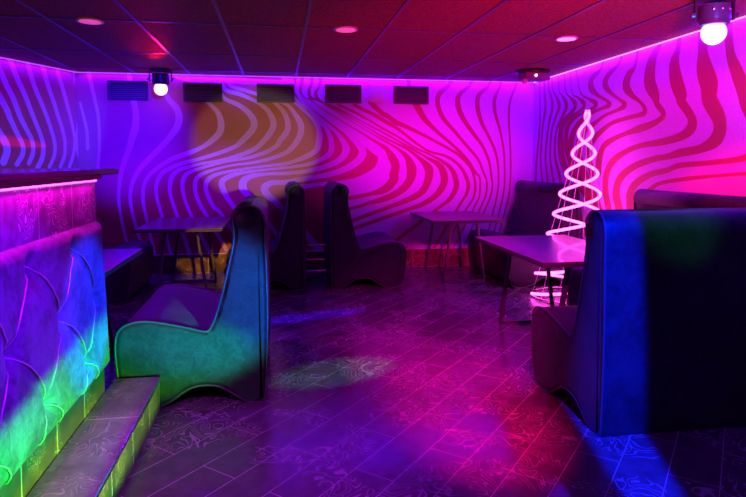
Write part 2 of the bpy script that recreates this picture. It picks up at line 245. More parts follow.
RIGHT_DARK = [[[6.498,2.279,0.0215],[6.488,2.029,0.0215],[6.471,1.786,0.026],[6.492,1.507,0.0262],[6.548,1.218,0.0265],[6.563,1.008,0.0267],[6.613,0.31,0.0267]],[[6.376,2.264,0.0286],[6.36,2.014,0.0286],[6.333,1.829,0.0377],[6.39,1.651,0.0294],[6.418,1.486,0.0256],[6.44,1.255,0.0215],[6.389,1.014,0.021],[6.244,0.329,0.021]],[[6.294,2.3,0.0202],[6.26,2.056,0.0202],[6.204,1.96,0.0248],[6.16,1.831,0.0358],[6.226,1.676,0.0276],[6.281,1.499,0.0245],[6.314,1.254,0.0248],[6.244,1.0,0.0239],[6.058,0.325,0.0239]],[[6.207,2.276,0.017],[6.159,2.026,0.017],[6.079,1.938,0.0206],[5.999,1.825,0.0375],[6.071,1.718,0.0246],[6.164,1.583,0.0226],[6.187,1.469,0.024],[6.192,1.254,0.0237],[6.104,1.004,0.0264],[5.872,0.344,0.0264]],[[6.051,2.24,0.0126],[6.005,1.99,0.0126],[5.929,1.921,0.0156],[5.835,1.818,0.0351],[5.904,1.723,0.0252],[6.036,1.594,0.0239],[6.082,1.465,0.0232],[6.075,1.271,0.026],[5.953,1.044,0.0309],[5.622,0.427,0.0309]],[[5.914,2.223,0.0118],[5.859,1.973,0.0118],[5.768,1.895,0.0134],[5.646,1.809,0.0341],[5.711,1.74,0.0222],[5.937,1.639,0.0241],[5.998,1.462,0.0264],[5.961,1.27,0.0309],[5.809,1.065,0.0307],[5.392,0.503,0.0307]],[[5.78,2.181,0.0094],[5.718,1.931,0.0094],[5.615,1.879,0.0115],[5.467,1.791,0.0308],[5.545,1.735,0.0186],[5.795,1.672,0.0203],[5.924,1.57,0.0336],[5.931,1.459,0.0404],[5.9,1.304,0.0378],[5.812,1.167,0.0309],[5.652,1.052,0.0268],[5.084,0.643,0.0268]],[[5.647,2.17,0.0109],[5.551,1.92,0.0109],[5.391,1.839,0.0139],[5.246,1.775,0.0298],[5.327,1.735,0.0164],[5.641,1.677,0.0202],[5.809,1.581,0.0426],[5.833,1.456,0.0503],[5.808,1.336,0.0459],[5.708,1.184,0.0391],[5.553,1.055,0.0349],[5.015,0.607,0.0349]],[[5.072,2.3,0.0146],[5.166,2.1,0.0146],[5.323,2.032,0.0382],[5.35,1.951,0.0495],[5.231,1.86,0.0209],[5.043,1.776,0.0167],[5.015,1.741,0.0246],[5.18,1.718,0.0166],[5.416,1.676,0.0211],[5.605,1.585,0.0375],[5.708,1.467,0.0556],[5.724,1.335,0.0566],[5.624,1.201,0.0471],[5.488,1.057,0.0448],[5.007,0.548,0.0448]],[[4.772,2.3,0.0156],[4.872,2.097,0.0156],[5.039,2.022,0.0337],[5.099,1.942,0.0446],[4.992,1.848,0.0206],[4.834,1.763,0.016],[4.771,1.717,0.0308],[4.882,1.685,0.0176],[5.093,1.651,0.0171],[5.291,1.582,0.0264],[5.504,1.507,0.0447],[5.564,1.364,0.0594],[5.493,1.186,0.0519],[5.362,1.029,0.0473],[4.914,0.492,0.0473]],[[4.574,2.294,0.0203],[4.629,2.044,0.0203],[4.72,1.976,0.0435],[4.76,1.884,0.053],[4.665,1.79,0.0261],[4.564,1.732,0.0169],[4.494,1.674,0.0222],[4.484,1.631,0.0291],[4.559,1.615,0.0214],[4.778,1.599,0.0193],[5.008,1.564,0.0224],[5.286,1.435,0.0384],[5.371,1.297,0.0526],[5.304,1.124,0.0491]],[[4.256,2.3,0.0194],[4.303,2.153,0.0194],[4.382,2.079,0.0462],[4.425,1.982,0.0686],[4.427,1.866,0.0723],[4.349,1.753,0.0501],[4.326,1.685,0.0308],[4.239,1.599,0.0263],[4.292,1.556,0.0255],[4.405,1.522,0.0293],[4.555,1.5,0.0334],[4.736,1.471,0.021],[4.936,1.429,0.0262],[5.096,1.368,0.0359],[5.163,1.264,0.0498],[5.187,1.126,0.0518]],[[4.064,2.3,0.0289],[4.089,2.087,0.0289],[4.131,1.973,0.0579],[4.101,1.835,0.0694],[4.038,1.718,0.0598],[4.047,1.683,0.043],[3.937,1.566,0.0398],[3.915,1.484,0.0512],[4.023,1.416,0.0347],[4.258,1.379,0.0288],[4.544,1.356,0.0225],[4.778,1.299,0.0287],[4.954,1.218,0.0401],[5.044,1.099,0.0474],[5.052,0.949,0.0498],[4.991,0.778,0.0481],[4.756,0.119,0.0481]],[[3.84,2.276,0.048],[3.827,2.026,0.048],[3.805,1.886,0.0775],[3.752,1.765,0.0845],[3.743,1.66,0.0711],[3.645,1.513,0.0605],[3.657,1.392,0.0598],[3.806,1.319,0.0337],[4.043,1.288,0.0327],[4.184,1.262,0.0245],[4.386,1.238,0.0273],[4.652,1.17,0.0328],[4.834,1.06,0.0458],[4.878,0.928,0.0575],[4.822,0.792,0.0548],[4.555,0.145,0.0548]],[[3.6,2.205,0.0387],[3.563,1.955,0.0387],[3.501,1.818,0.0509],[3.425,1.661,0.0571],[3.409,1.596,0.0518],[3.331,1.449,0.0422],[3.29,1.321,0.0404],[3.413,1.246,0.0223],[3.757,1.212,0.019],[4.039,1.194,0.0221],[4.18,1.156,0.0221],[4.382,1.12,0.0264],[4.577,1.041,0.0365],[4.667,0.94,0.0501],[4.662,0.805,0.053],[4.636,0.105,0.053]],[[3.39,1.145,0.0115],[3.646,1.125,0.0123],[3.986,1.092,0.0167],[4.215,1.06,0.0155],[4.336,1.023,0.0204],[4.44,0.952,0.0304],[4.48,0.869,0.0408],[4.784,0.238,0.0408]]]
LEFT_LIGHT = [[[1.051,2.194,0.0314],[1.003,1.944,0.0314],[0.923,1.809,0.0319],[0.852,1.691,0.0324],[0.828,1.631,0.0293],[0.755,1.491,0.0251],[0.699,1.392,0.0257],[0.695,1.301,0.0262],[0.766,1.199,0.0249]],[[1.005,1.586,0.0367],[0.935,1.471,0.0371],[0.882,1.397,0.0379],[0.866,1.32,0.0377],[0.907,1.221,0.0365]],[[0.953,2.3,0.0258],[0.936,2.114,0.0258],[0.908,2.043,0.026],[0.855,1.931,0.0296],[0.783,1.808,0.0301],[0.71,1.64,0.0285],[0.652,1.541,0.0246],[0.587,1.43,0.0253],[0.577,1.314,0.025],[0.63,1.21,0.0239]],[[0.822,2.3,0.0244],[0.808,2.168,0.0244],[0.784,2.117,0.0272],[0.724,1.981,0.0275],[0.648,1.844,0.028],[0.545,1.617,0.0243],[0.485,1.492,0.0232],[0.453,1.375,0.0264],[0.472,1.257,0.0282],[0.533,1.163,0.0269]],[[0.624,2.3,0.0258],[0.609,2.167,0.0258],[0.584,2.08,0.026],[0.533,1.937,0.0248],[0.466,1.805,0.0236],[0.418,1.708,0.0224],[0.356,1.558,0.0212],[0.309,1.403,0.0201],[0.321,1.282,0.0194],[0.385,1.173,0.0199]],[[0.454,2.3,0.0273],[0.438,2.171,0.0273],[0.412,2.093,0.0274],[0.358,1.935,0.0247],[0.302,1.809,0.0234],[0.267,1.708,0.022],[0.209,1.566,0.0207],[0.174,1.42,0.0193],[0.187,1.283,0.0187],[0.247,1.172,0.0194]],[[0.262,2.3,0.024],[0.25,2.165,0.024],[0.23,2.083,0.0242],[0.172,1.932,0.0228],[0.121,1.777,0.0198],[0.106,1.733,0.0182],[0.062,1.574,0.0167],[0.043,1.424,0.0167],[0.072,1.284,0.0177],[0.126,1.171,0.0172]],[[0.04,2.3,0.0186],[0.026,2.136,0.0186],[0.003,1.838,0.0153],[0.001,1.641,0.0119],[-0.009,1.451,0.0102]]]
PW = dict(led_back=50, led_right=50, led_left=14, bar=6)
WORLD = .02
TREE_PH = .5
# (position, aim, watts, colour, half angle, softness, radius, width/height of the beam)
SPOTS = [
 # magenta / pink on the back wall right and the right wall
 ((.9, 1.2, 2.05), (1.75, 6.65, 1.3), 1500, (1., .0, .55), 15, 1., .1, (1, .55)),
 ((.3, .8, 2.05), (3.0, 4.0, 1.4), 850, (1., .0, .48), 17, 1., .1, (1, .5)),
 ((.6, .6, 2.0), (3.0, 3.4, 1.1), 1500, (1., .0, .0), 8, .9, .1, (1, .5)),
 ((.2, .8, 2.05), (.75, 6.65, 1.3), 220, (.6, .0, 1.), 12, 1., .1, (1, .6)),
 # violet / blue washes
 ((.4, .8, 2.05), (-1.65, 6.65, 1.5), 11000, (.025, .0, 1.), 7.5, 1., .05, (1, 1)),
 ((.4, .8, 2.05), (-.9, 6.65, 1.0), 1500, (.2, .0, 1.), 11, .9, .05, (1, .45)),
 ((.4, .8, 2.05), (-2.4, 5.9, 1.5), 600, (.25, .0, 1.), 7, .9, .05, (1, 1)),
 # amber on the back wall left, and on the skirting
 ((.1, 1.0, 1.1), (-.25, 6.65, 1.42), 360, (1., .7, .0), 7.6, .4, .01, (1, .9)),
 ((.1, .9, 2.0), (-.72, 6.65, .13), 900, (1., .5, .0), 3.8, .3, .02, (1, .5)),
 ((.9, 1.2, 2.05), (1.9, 6.5, .1), 900, (1., .0, .3), 7, .9, .05, (1, .4)),
 # green beam on bar front and sofa side
 ((.7, .7, .24), (-1.0, 2.3, .27), 900, (.0, 1., .02), 29, .35, .03, (1, .23)),
 ((.65, .95, .30), (-.38, 2.95, .52), 900, (.0, .16, 1.), 12, .6, .03, (1, .9)),
 ((.9, 1.1, .35), (-.7, 2.3, .14), 240, (1., .35, .0), 17, .5, .03, (1, .2)),
 # blue on the upper bar front
 ((2.3, 3.2, 1.9), (-.8, 2.52, .60), 2400, (.0, .02, 1.), 5.4, .5, .03, (1, 1)),
 ((1.8, 1.2, 2.05), (-.8, 1.85, .74), 1100, (.12, .0, 1.), 12, .9, .03, (1, .7)),
 # violet on the seats at the left
 ((-1.5, 3.4, 2.1), (-.45, 3.5, .5), 320, (.3, .0, 1.), 20, .7, .03, (1, 1)),
 ((-.9, 2.6, 2.1), (-1.2, 4.3, .6), 120, (.3, .0, 1.), 24, .8, .03, (1, 1)),
 # blue streak on the back of the large sofa
 ((.9, .3, 2.05), (1.455, 2.3, .3), 3000, (.0, .01, 1.), 26, .5, .02, (.11, 1)),
 ((.9, .3, 2.05), (1.75, 2.36, 1.0), 200, (.0, .7, .05), 6, .9, .02, (1, 1)),
 # patches on the floor
 ((.7, .9, 2.1), (.92, 2.7, 0), 1300, (1., .0, .13), 15, 1., .02, (.7, 1)),
 ((.8, 1.6, 2.1), (1.2, 4.0, 0), 700, (1., .0, .45), 20, .9, .03, (1, 1)),
 ((.3, .6, 2.1), (-.15, 2.2, 0), 300, (.6, .0, 1.), 17, .9, .05, (1, 1)),
 ((1.2, 1.2, 2.1), (.32, 3.35, 0), 450, (.12, .6, .25), 8, .6, .03, (1, .35)),
 ((1.0, 2.0, 2.1), (.2, 4.6, 0), 2200, (.05, .0, 1.), 10, .6, .03, (1, .14)),
 ((.6, 1.2, 2.1), (.14, 5.62, .98), 120, (.0, 1., .3), .45, .5, .01, (1, 1)),
 # ceiling
 ((-1.17, 6.2, 1.98), (-1.08, 5.3, 2.17), 22, (1., .0, .0), 12, .9, .02, (1, 1)),
 ((1.3, .6, 1.05), (2.0, 3.9, 2.17), 1200, (1., .0, .3), 34, 1., .05, (1, .38)),
 ((-.6, .9, 1.2), (-.9, 4.0, 2.17), 55, (1., .4, .0), 34, 1., .05, (1, .4)),
 # red streak on the left wall
 ((.0, 1.0, 2.0), (-2.5, 5.75, 1.42), 900, (1., .0, .0), 5, .3, .01, (1, .1)),
]
POINTS = [((2.38, 2.84, 2.06), 3.5, (.0, .08, 1.), .03), ((2.49, 3.09, 1.87), 9, (.0, .06, 1.), .06), ((-1.19, 6.33, 1.87), 1.5, (.7, .0, 1.), .06)]  # first is an added lamp brightening the blue globe's body; others carry globe light
# ------------------------------------------------------------------ wave wallpaper (traced in wall metres: u along the wall, z up, half width)
def smooth_rib(pts, n=4):
    a = [Vector(p) for p in pts]
    return np.array([tuple(p) for p in catmull(a, n, closed=False)])
def ribbon_sd(U, V, ribs):
    """largest (half width - distance) over the ribbons: positive inside a ribbon"""
    best = np.full(U.shape, -1.)
    for rib in ribs:
        if len(rib) < 2: continue
        s = smooth_rib(rib)
        for (ax, ay, aw), (bx, by, bw) in zip(s[:-1], s[1:]):
            dx, dy = bx - ax, by - ay; L2 = dx * dx + dy * dy + 1e-9
            mx, my = max(aw, bw) + .05, max(aw, bw) + .05
            sel = (U > min(ax, bx) - mx) & (U < max(ax, bx) + mx) & (V > min(ay, by) - my) & (V < max(ay, by) + my)
            if not sel.any(): continue
            u, v = U[sel], V[sel]
            t = np.clip(((u - ax) * dx + (v - ay) * dy) / L2, 0, 1)
            d = np.hypot(u - ax - t * dx, v - ay - t * dy)
            best[sel] = np.maximum(best[sel], (aw + (bw - aw) * t) - d)
    return best
def in_poly(U, V, poly):
    c = np.zeros(U.shape, bool)
    for (x0, y0), (x1, y1) in zip(poly, poly[1:] + poly[:1]):
        if y0 == y1: continue
        k = ((y0 > V) != (y1 > V)) & (U < (x1 - x0) * (V - y0) / (y1 - y0) + x0)
        c ^= k
    return c
def wall_mesh(name, u0, u1, step, place, field):
    nu = int((u1 - u0) / step) + 1; nv = int(CEIL / .0125) + 1
    us = np.linspace(u0, u1, nu); vs = np.linspace(0, CEIL, nv)
    U, V = np.meshgrid(us, vs)
    W = field(U, V)
    P = place(U.ravel(), V.ravel())
    idx = np.arange(nu * nv).reshape(nv, nu)
    F = np.stack([idx[:-1, :-1], idx[:-1, 1:], idx[1:, 1:], idx[1:, :-1]], -1).reshape(-1, 4)
    me = bpy.data.meshes.new(name)
    me.from_pydata(P.tolist(), [], F.tolist())
    at = me.attributes.new('wave', 'FLOAT', 'POINT'); at.data.foreach_set('value', W.ravel().astype(np.float32))
    me.materials.append(M['wall'])
    o = bpy.data.objects.new(name, me); col.objects.link(o); struct(o)
    md = o.modifiers.new('thickness', 'SOLIDIFY'); md.thickness = .1; md.offset = -1
    return o
def f_back(U, V):
    light = ribbon_sd(U, V, BACK_LIGHT)
    dk = -ribbon_sd(U, V, BACK_DARK)
    reg = in_poly(U, V, [tuple(p) for p in REGION])
    return np.where(reg, np.maximum(np.minimum(dk, .05), light), light)
def f_right(U, V):
    U = np.where(U < 3.12, 6.24 - U, U)
    return np.minimum(-ribbon_sd(U, V, RIGHT_DARK), .05)
def f_left(U, V):
    U = np.where(U < 0.03, .06 - U, U)
    return ribbon_sd(U, V, LEFT_LIGHT)
wall_mesh('wall_back', LC.x, XR, .0125, lambda u, v: np.stack([u, np.full_like(u, YB), v], -1), f_back)
wall_mesh('wall_right', 0.6, YB, .0125, lambda u, v: np.stack([np.full_like(u, XR), 7.25 - u, v], -1), lambda U, V: f_right(7.25 - U, V))
wall_mesh('wall_left', 0, 1.7, .0125, lambda u, v: np.stack([LC.x + LD.x * (1.7 - u), LC.y + LD.y * (1.7 - u), v], -1), lambda U, V: f_left(1.7 - U, V))

def poly_prism(name, pts, z0, z1, material):
    bm = bmesh.new()
    a = [bm.verts.new((x, y, z0)) for x, y in pts]; b = [bm.verts.new((x, y, z1)) for x, y in pts]
    bm.faces.new(a[::-1]); bm.faces.new(b)
    for i in range(len(pts)): j = (i + 1) % len(pts); bm.faces.new((a[i], a[j], b[j], b[i]))
    return struct(link_bm(name, bm, material))
ROOM = [(-3.2, .2), (XR + .1, .2), (XR + .1, YB + .1), (LC.x - .05, YB + .1), (LC.x + LD.x * 1.75 - .1, LC.y + LD.y * 1.75)]
poly_prism('floor', ROOM, -.08, 0, M['floor'])
poly_prism('ceiling', ROOM, CEIL, CEIL + .08, M['ceil'])

# ceiling grid: T bars
bm = bmesh.new()
for k in range(-5, 6):
    x = .195 + .565 * k
    y1 = YB - .005
    if x < LC.x: y1 = LC.y + (LC.x - x) / LD.x * -LD.y * -1 - .02 if False else LC.y - (LC.x - x) * (.909 / .4167) - .02
    if y1 < .3 or x > XR: continue
    box(bm, x - .011, x + .011, .25, y1, CEIL - .006, CEIL + .01)
struct(link_bm('trim_1', bm, M['tbar']))
bm = bmesh.new()
for y in (6.36, 5.42, 4.22, 3.02, 1.82, .62):
    xl = LC.x - (YB - y) * (.4167 / .909) + .02 if y > 5.2 else -2.9
    box(bm, xl, XR - .005, y - .009, y + .009, CEIL - .005, CEIL + .01)
struct(link_bm('trim_2', bm, M['tbar']))

# tiled skirtings with a pale top edge
def skirting(name, p0, p1, h=.205):
    p0, p1 = Vector(p0), Vector(p1); d = (p1 - p0); L = d.length; ang = math.atan2(d.y, d.x)
    bm = bmesh.new(); box(bm, 0, L, -.016, -.001, 0, h, .002)
    o = struct(link_bm(name, bm, M['skirt'])); o.location = p0; o.rotation_euler = (0, 0, ang)
    bm = bmesh.new(); box(bm, 0, L, -.019, -.001, h, h + .008)
    e = link_bm('edge_strip', bm, M['white'], o)
    return o
skirting('baseboard_back', (LC.x, YB, 0), (XR - .02, YB, 0))
skirting('baseboard_right', (XR, YB - .02, 0), (XR, .3, 0))
skirting('baseboard_left', (LC.x + LD.x * 1.7, LC.y + LD.y * 1.7, 0), (LC.x + LD.x * .02, LC.y + LD.y * .02, 0))

# ------------------------------------------------------------------ LED strips at the top of the walls
def led(p0, p1, label, material, color, power):
    p0, p1 = Vector(p0), Vector(p1); d = p1 - p0; L = d.length; ang = math.atan2(d.y, d.x)
    bm = bmesh.new(); box(bm, 0, L, -.022, -.012, CEIL - .016, CEIL - .008)
    o = link_bm('led_strip', bm, material); o.location = p0; o.rotation_euler = (0, 0, ang)
    tag(o, label, 'light strip', 'LED strips along the top of the walls')
    ld = bpy.data.lights.new('strip_light', 'AREA'); ld.shape = 'RECTANGLE'; ld.size = L - .1; ld.size_y = .02
    ld.energy = power; ld.color = color
    lo = bpy.data.objects.new('strip_light', ld); col.objects.link(lo)
    nrm = Vector((d.y, -d.x, 0)).normalized()
    lo.location = p0 + d / 2 + nrm * .035 + Vector((0, 0, CEIL - .02))
    lo.rotation_euler = (0, 0, ang)
led((LC.x + .01, YB, 0), (XR - .03, YB, 0), 'thin violet glowing strip where the long back wall meets the ceiling', M['strip'], (.08, .0, 1.), PW['led_back'])
led((XR, YB - .03, 0), (XR, .4, 0), 'bright pinkish violet glowing strip along the top of the right wall', M['strip_right'], (.08, .0, 1.), PW['led_right'])
led((LC.x + LD.x * 1.65, LC.y + LD.y * 1.65, 0), (LC.x + LD.x * .02, LC.y + LD.y * .02, 0), 'violet glowing strip along the top of the short left wall', M['strip'], (.08, .0, 1.), PW['led_left'])

# ------------------------------------------------------------------ vents
VX = [(-1.79, -1.36, 2.09, 1.865), (-1.0, -.61, 2.075, 1.87), (-.22, .17, 2.075, 1.88), (.52, .93, 2.085, 1.885), (1.30, 1.71, 2.08, 1.89)]
VL = ['leftmost dark louvred air vent, left of the small white disco globe',
      'dark louvred air vent right of the white disco globe, lower edge lit amber',
      'middle one of the five dark louvred air vents on the back wall',
      'dark louvred air vent directly left of the small square wall plate',
      'dark louvred air vent directly right of the small square wall plate, rightmost of five']
vent = None
for (x0, x1, z1, z0), lab in zip(VX, VL):
    if vent is None:
        w, h = .41, .205
        t = vent = thing('air_vent', lab, 'vent', (0, 0, 0), 0, 'air vents on the back wall')
        bm = bmesh.new()
        for a in ((-w / 2, w / 2, h / 2 - .02, h / 2), (-w / 2, w / 2, -h / 2, -h / 2 + .02), (-w / 2, -w / 2 + .022, -h / 2 + .02, h / 2 - .02), (w / 2 - .022, w / 2, -h / 2 + .02, h / 2 - .02)):
            box(bm, a[0], a[1], -.03, -.001, a[2], a[3], .002)
        link_bm('frame', bm, M['ventframe'], t)
        bm = bmesh.new()
        for k in range(8):
            z = -h / 2 + .032 + k * .0202
            box(bm, -w / 2 + .022, w / 2 - .022, -.009, .009, -.0015, .0015, M4=Matrix.Translation((0, -.016, z)) @ Matrix.Rotation(math.radians(38), 4, 'X'))
        link_bm('louvres', bm, M['slat'], t)
        bm = bmesh.new(); box(bm, -w / 2 + .01, w / 2 - .01, -.004, -.001, -h / 2 + .01, h / 2 - .01)
        link_bm('backing', bm, M['dark'], t)
    else:
        t = copy_tree(vent); t['label'] = lab
    t.location = ((x0 + x1) / 2, YB, (z0 + z1) / 2)
t = thing('wall_plate', 'small pale square access plate on the back wall between two vents', 'wall plate', (1.105, YB, 2.0))
bm = bmesh.new(); box(bm, -.085, .085, -.016, -.001, -.105, .105, .004); link_bm('plate', bm, M['white'], t)
bm = bmesh.new(); box(bm, -.065, .065, -.022, -.014, -.085, .085, .003); link_bm('cover', bm, M['white'], t)

# ------------------------------------------------------------------ downlights
for (x, y), lab, mm in (((-1.24, 4.24), 'round recessed ceiling light above the bar, dull rose, leftmost', 'downlight'),
                        ((.48, 4.22), 'round recessed ceiling light over the middle of the room, bright pink', 'downlight'),
                        ((2.18, 4.26), 'round recessed ceiling light at the right, its cover nearly white', 'downlight_bright')):
    t = thing('downlight', lab, 'ceiling light', (x, y, CEIL), 0, 'recessed ceiling lights')
    bm = bmesh.new(); cyl(bm, (0, 0, -.006), .088, .012, 40, .082); link_bm('rim', bm, M['rim'], t, True)
    bm = bmesh.new(); cyl(bm, (0, 0, -.0125), .070, .006, 40); link_bm('diffuser', bm, M[mm], t)

# ------------------------------------------------------------------ disco lamps
def disco(loc, rz, label, globe_mat, body_mat, s=1.):
    t = thing('disco_lamp', label, 'disco light', (loc[0], loc[1], CEIL), rz)
    bm = bmesh.new(); cyl(bm, (0, 0, -.009 * s), .10 * s, .018 * s, 32); link_bm('mount_plate', bm, M['dark'], t)
    bm = bmesh.new()
    box(bm, -.105 * s, .105 * s, -.012, .012, -.03 * s, -.018 * s, .003)
    for sx in (-1, 1): box(bm, sx * .105 * s - .006, sx * .105 * s + .006, -.012, .012, -.13 * s, -.018 * s, .003)
    link_bm('bracket', bm, M['dark'], t)
    bm = bmesh.new()
    cyl(bm, (0, 0, -.092 * s), .088 * s, .085 * s, 28, .082 * s)
    cyl(bm, (0, 0, -.146 * s), .074 * s, .024 * s, 28, .086 * s)
    body = link_bm('lamp_body', bm, body_mat, t)
    for sx in (-1, 1):
        bm = bmesh.new(); cyl(bm, (sx * .118 * s, 0, -.10 * s), .016 * s, .018 * s, 12, rot=Matrix.Rotation(PI / 2, 4, 'Y')); link_bm('knob', bm, M['chrome'], body)
    for q in range(3):
        a = -PI / 2 - .5 + q * .5
        bm = bmesh.new(); sph(bm, (.088 * s * math.cos(a), .088 * s * math.sin(a), -.085 * s), .008 * s, 10, 6); link_bm('screw', bm, M['chrome'], body)
    bm = bmesh.new(); bmesh.ops.create_icosphere(bm, subdivisions=3, radius=.067 * s, matrix=Matrix.Translation((0, 0, -.2 * s)))
    link_bm('globe', bm, globe_mat, t)
    return t
disco((-1.19, 6.36), .1, 'small black disco lamp with a glowing white globe near the back wall, between two vents', M['globe'], M['dark'], 1.)
disco((2.49, 3.09), -.2, 'disco lamp with dazzling blue white globe by the right wall, nearest the camera', M['globe_blue'], M['bluebody'], 1.02)
t = thing('laser_projector', 'flat dark ceiling projector on an oval plate in the far right corner, globe unlit', 'disco light', (2.62, 5.85, CEIL), .1)
bm = bmesh.new(); cyl(bm, (0, 0, -.01), .18, .02, 40, .17); link_bm('mount_plate', bm, M['dark'], t)
bm = bmesh.new(); box(bm, -.12, .16, -.09, .09, -.10, -.022, .01); bd = link_bm('housing', bm, M['apron'], t)
bm = bmesh.new(); cyl(bm, (-.01, -.094, -.06), .014, .012, 16, rot=Matrix.Rotation(PI / 2, 4, 'X')); link_bm('lens', bm, M['lens'], bd)
bm = bmesh.new(); sph(bm, (-.115, -.05, -.112), .032); link_bm('globe', bm, M['globe_off'], t, True)
bm = bmesh.new(); tube(bm, [(-.02, .0, -.10), (-.02, .0, -.16), (-.02, .005, -.42)], .003, 6); link_bm('cable', bm, M['white'], t)

# ------------------------------------------------------------------ sofas (local: front = +x, width along y, rear bottom edge at x=0)
OUT = [(.03, .0), (.0, .04), (-.012, .45), (-.005, .80), (-.006, .91), (.015, .97), (.06, 1.0), (.12, .99), (.152, .95), (.150, .89), (.152, .81),
       (.185, .66), (.225, .50), (.27, .385), (.31, .375), (.40, .40), (.55, .432), (.64, .43), (.70, .40), (.722, .33), (.716, .20), (.70, .09), (.672, .02), (.58, .0),
       (.48, .02), (.38, .085), (.30, .10), (.22, .085), (.12, .02), (.08, .0)]
def loft(bm, outline, w, flat=()):
    """closed side outline pulled across the width with softly rounded edges"""
    pts = [Vector((x, z)) for x, z in outline]; n = len(pts)
    nr = []
    for i in range(n):
        t = (pts[(i + 1) % n] - pts[i - 1]); t.normalize(); nr.append(Vector((t.y, -t.x)))
    area = sum(pts[i].x * pts[(i + 1) % n].y - pts[(i + 1) % n].x * pts[i].y for i in range(n))
    if area > 0: nr = [-v for v in nr]
    R = .022; rings = []
    prof = [(-w / 2, R), (-w / 2 + R * .3, R * .3), (-w / 2 + R, 0)]
    ins = prof + [(-w / 2 + w * k / 8, 0) for k in range(1, 8)] + [(-a, b) for a, b in prof[::-1]]
    for y, i_ in ins:
        rings.append([bm.verts.new((p.x + v.x * i_ * (k_ not in flat), y, p.y + v.y * i_ * (k_ not in flat))) for k_, (p, v) in enumerate(zip(pts, nr))])
    for a, b in zip(rings[:-1], rings[1:]):
        for i in range(n): j = (i + 1) % n; bm.faces.new((a[i], a[j], b[j], b[i]))
    f0 = bm.faces.new(rings[0][::-1]); f1 = bm.faces.new(rings[-1])
    bmesh.ops.triangulate(bm, faces=[f0, f1])
    bmesh.ops.recalc_face_normals(bm, faces=bm.faces)
def sofa(loc, rz, w, label):
    t = thing('lounge_sofa', label, 'sofa', loc, rz)
    sm = [tuple(p) for p in catmull([Vector((x, z, 0)) for x, z in OUT], 3)]
    sm = [(p[0], p[1]) for p in sm]
    k0 = 13 * 3
    # backrest: rear edge up, over the roll, down to the crease, then straight down inside the seat
    back = [p for p in sm[0:k0 + 2]] + [(.27, .20), (.16, .065), (.11, .022), (.07, .004)]
    seat = [p for p in sm[k0:29 * 3]] + [(.20, .12), (.215, .30)]
    bm = bmesh.new(); loft(bm, back, w, range(k0 + 1, k0 + 7)); b = link_bm('backrest', bm, M['velvet'], t, True)
    bm = bmesh.new(); loft(bm, seat, w - .002, (0, len(seat) - 1, len(seat) - 2, len(seat) - 3)); s = link_bm('seat', bm, M['velvet'], t, True)
    for ob in (b, s):
        for p in ob.data.polygons:
            if abs(p.normal.y) > .99: p.use_smooth = False
    bm = bmesh.new()
    rr = .068
    m4 = Matrix.Translation((.096, 0, .938)) @ Matrix.Rotation(PI / 2, 4, 'X')
    bmesh.ops.create_cone(bm, cap_ends=True, segments=32, radius1=rr, radius2=rr, depth=w + .012, matrix=m4)
    es = [e for e in bm.edges if abs(e.verts[0].co.y - e.verts[1].co.y) < 1e-4]
    bmesh.ops.bevel(bm, geom=es, offset=.016, segments=3, affect='EDGES')
    link_bm('headrest_roll', bm, M['velvet'], b, True)
    for sy in (-1, 1):
        bm = bmesh.new(); tube(bm, [(x, sy * (w / 2 - .006), z) for x, z in sm], .0062, 6, True)
        link_bm('piping', bm, M['piping'], t, True)
    bm = bmesh.new(); tube(bm, [(.232, -w / 2 + .02, .478), (.232, w / 2 - .02, .478)], .004, 6); link_bm('seam', bm, M['piping'], b, True)
    for sy in (-1, 1):
        for x in (.06, .575):
            bm = bmesh.new(); cyl(bm, (x, sy * (w / 2 - .07), .012), .02, .024, 12); link_bm('foot', bm, M['dark'], t)
    return t
sofa((-.075, 3.44, 0), PI, .90, 'dark velvet armless sofa in left foreground facing left, lit violet and green')
sofa((2.14, 2.35, 0), PI / 2, 1.50, 'large dark velvet sofa in right foreground seen from behind, blue streak on its back')
sofa((.235, 6.05, 0), PI, .90, 'left one of two back-to-back velvet sofas in the middle, facing left')
sofa((.50, 6.03, 0), 0, .90, 'right one of two back-to-back velvet sofas in the middle, facing right')
sofa((2.90, 5.95, 0), PI, 1.2, 'velvet sofa in the far right corner behind the spiral neon tree')
sofa((2.945, 3.71, 0), PI, 1.16, 'velvet sofa along the right wall, only its rolled backrest top showing above the large sofa')
sofa((-1.98, 5.72, 0), 0, .90, 'velvet sofa at the far left facing right, partly hidden behind the bar end')

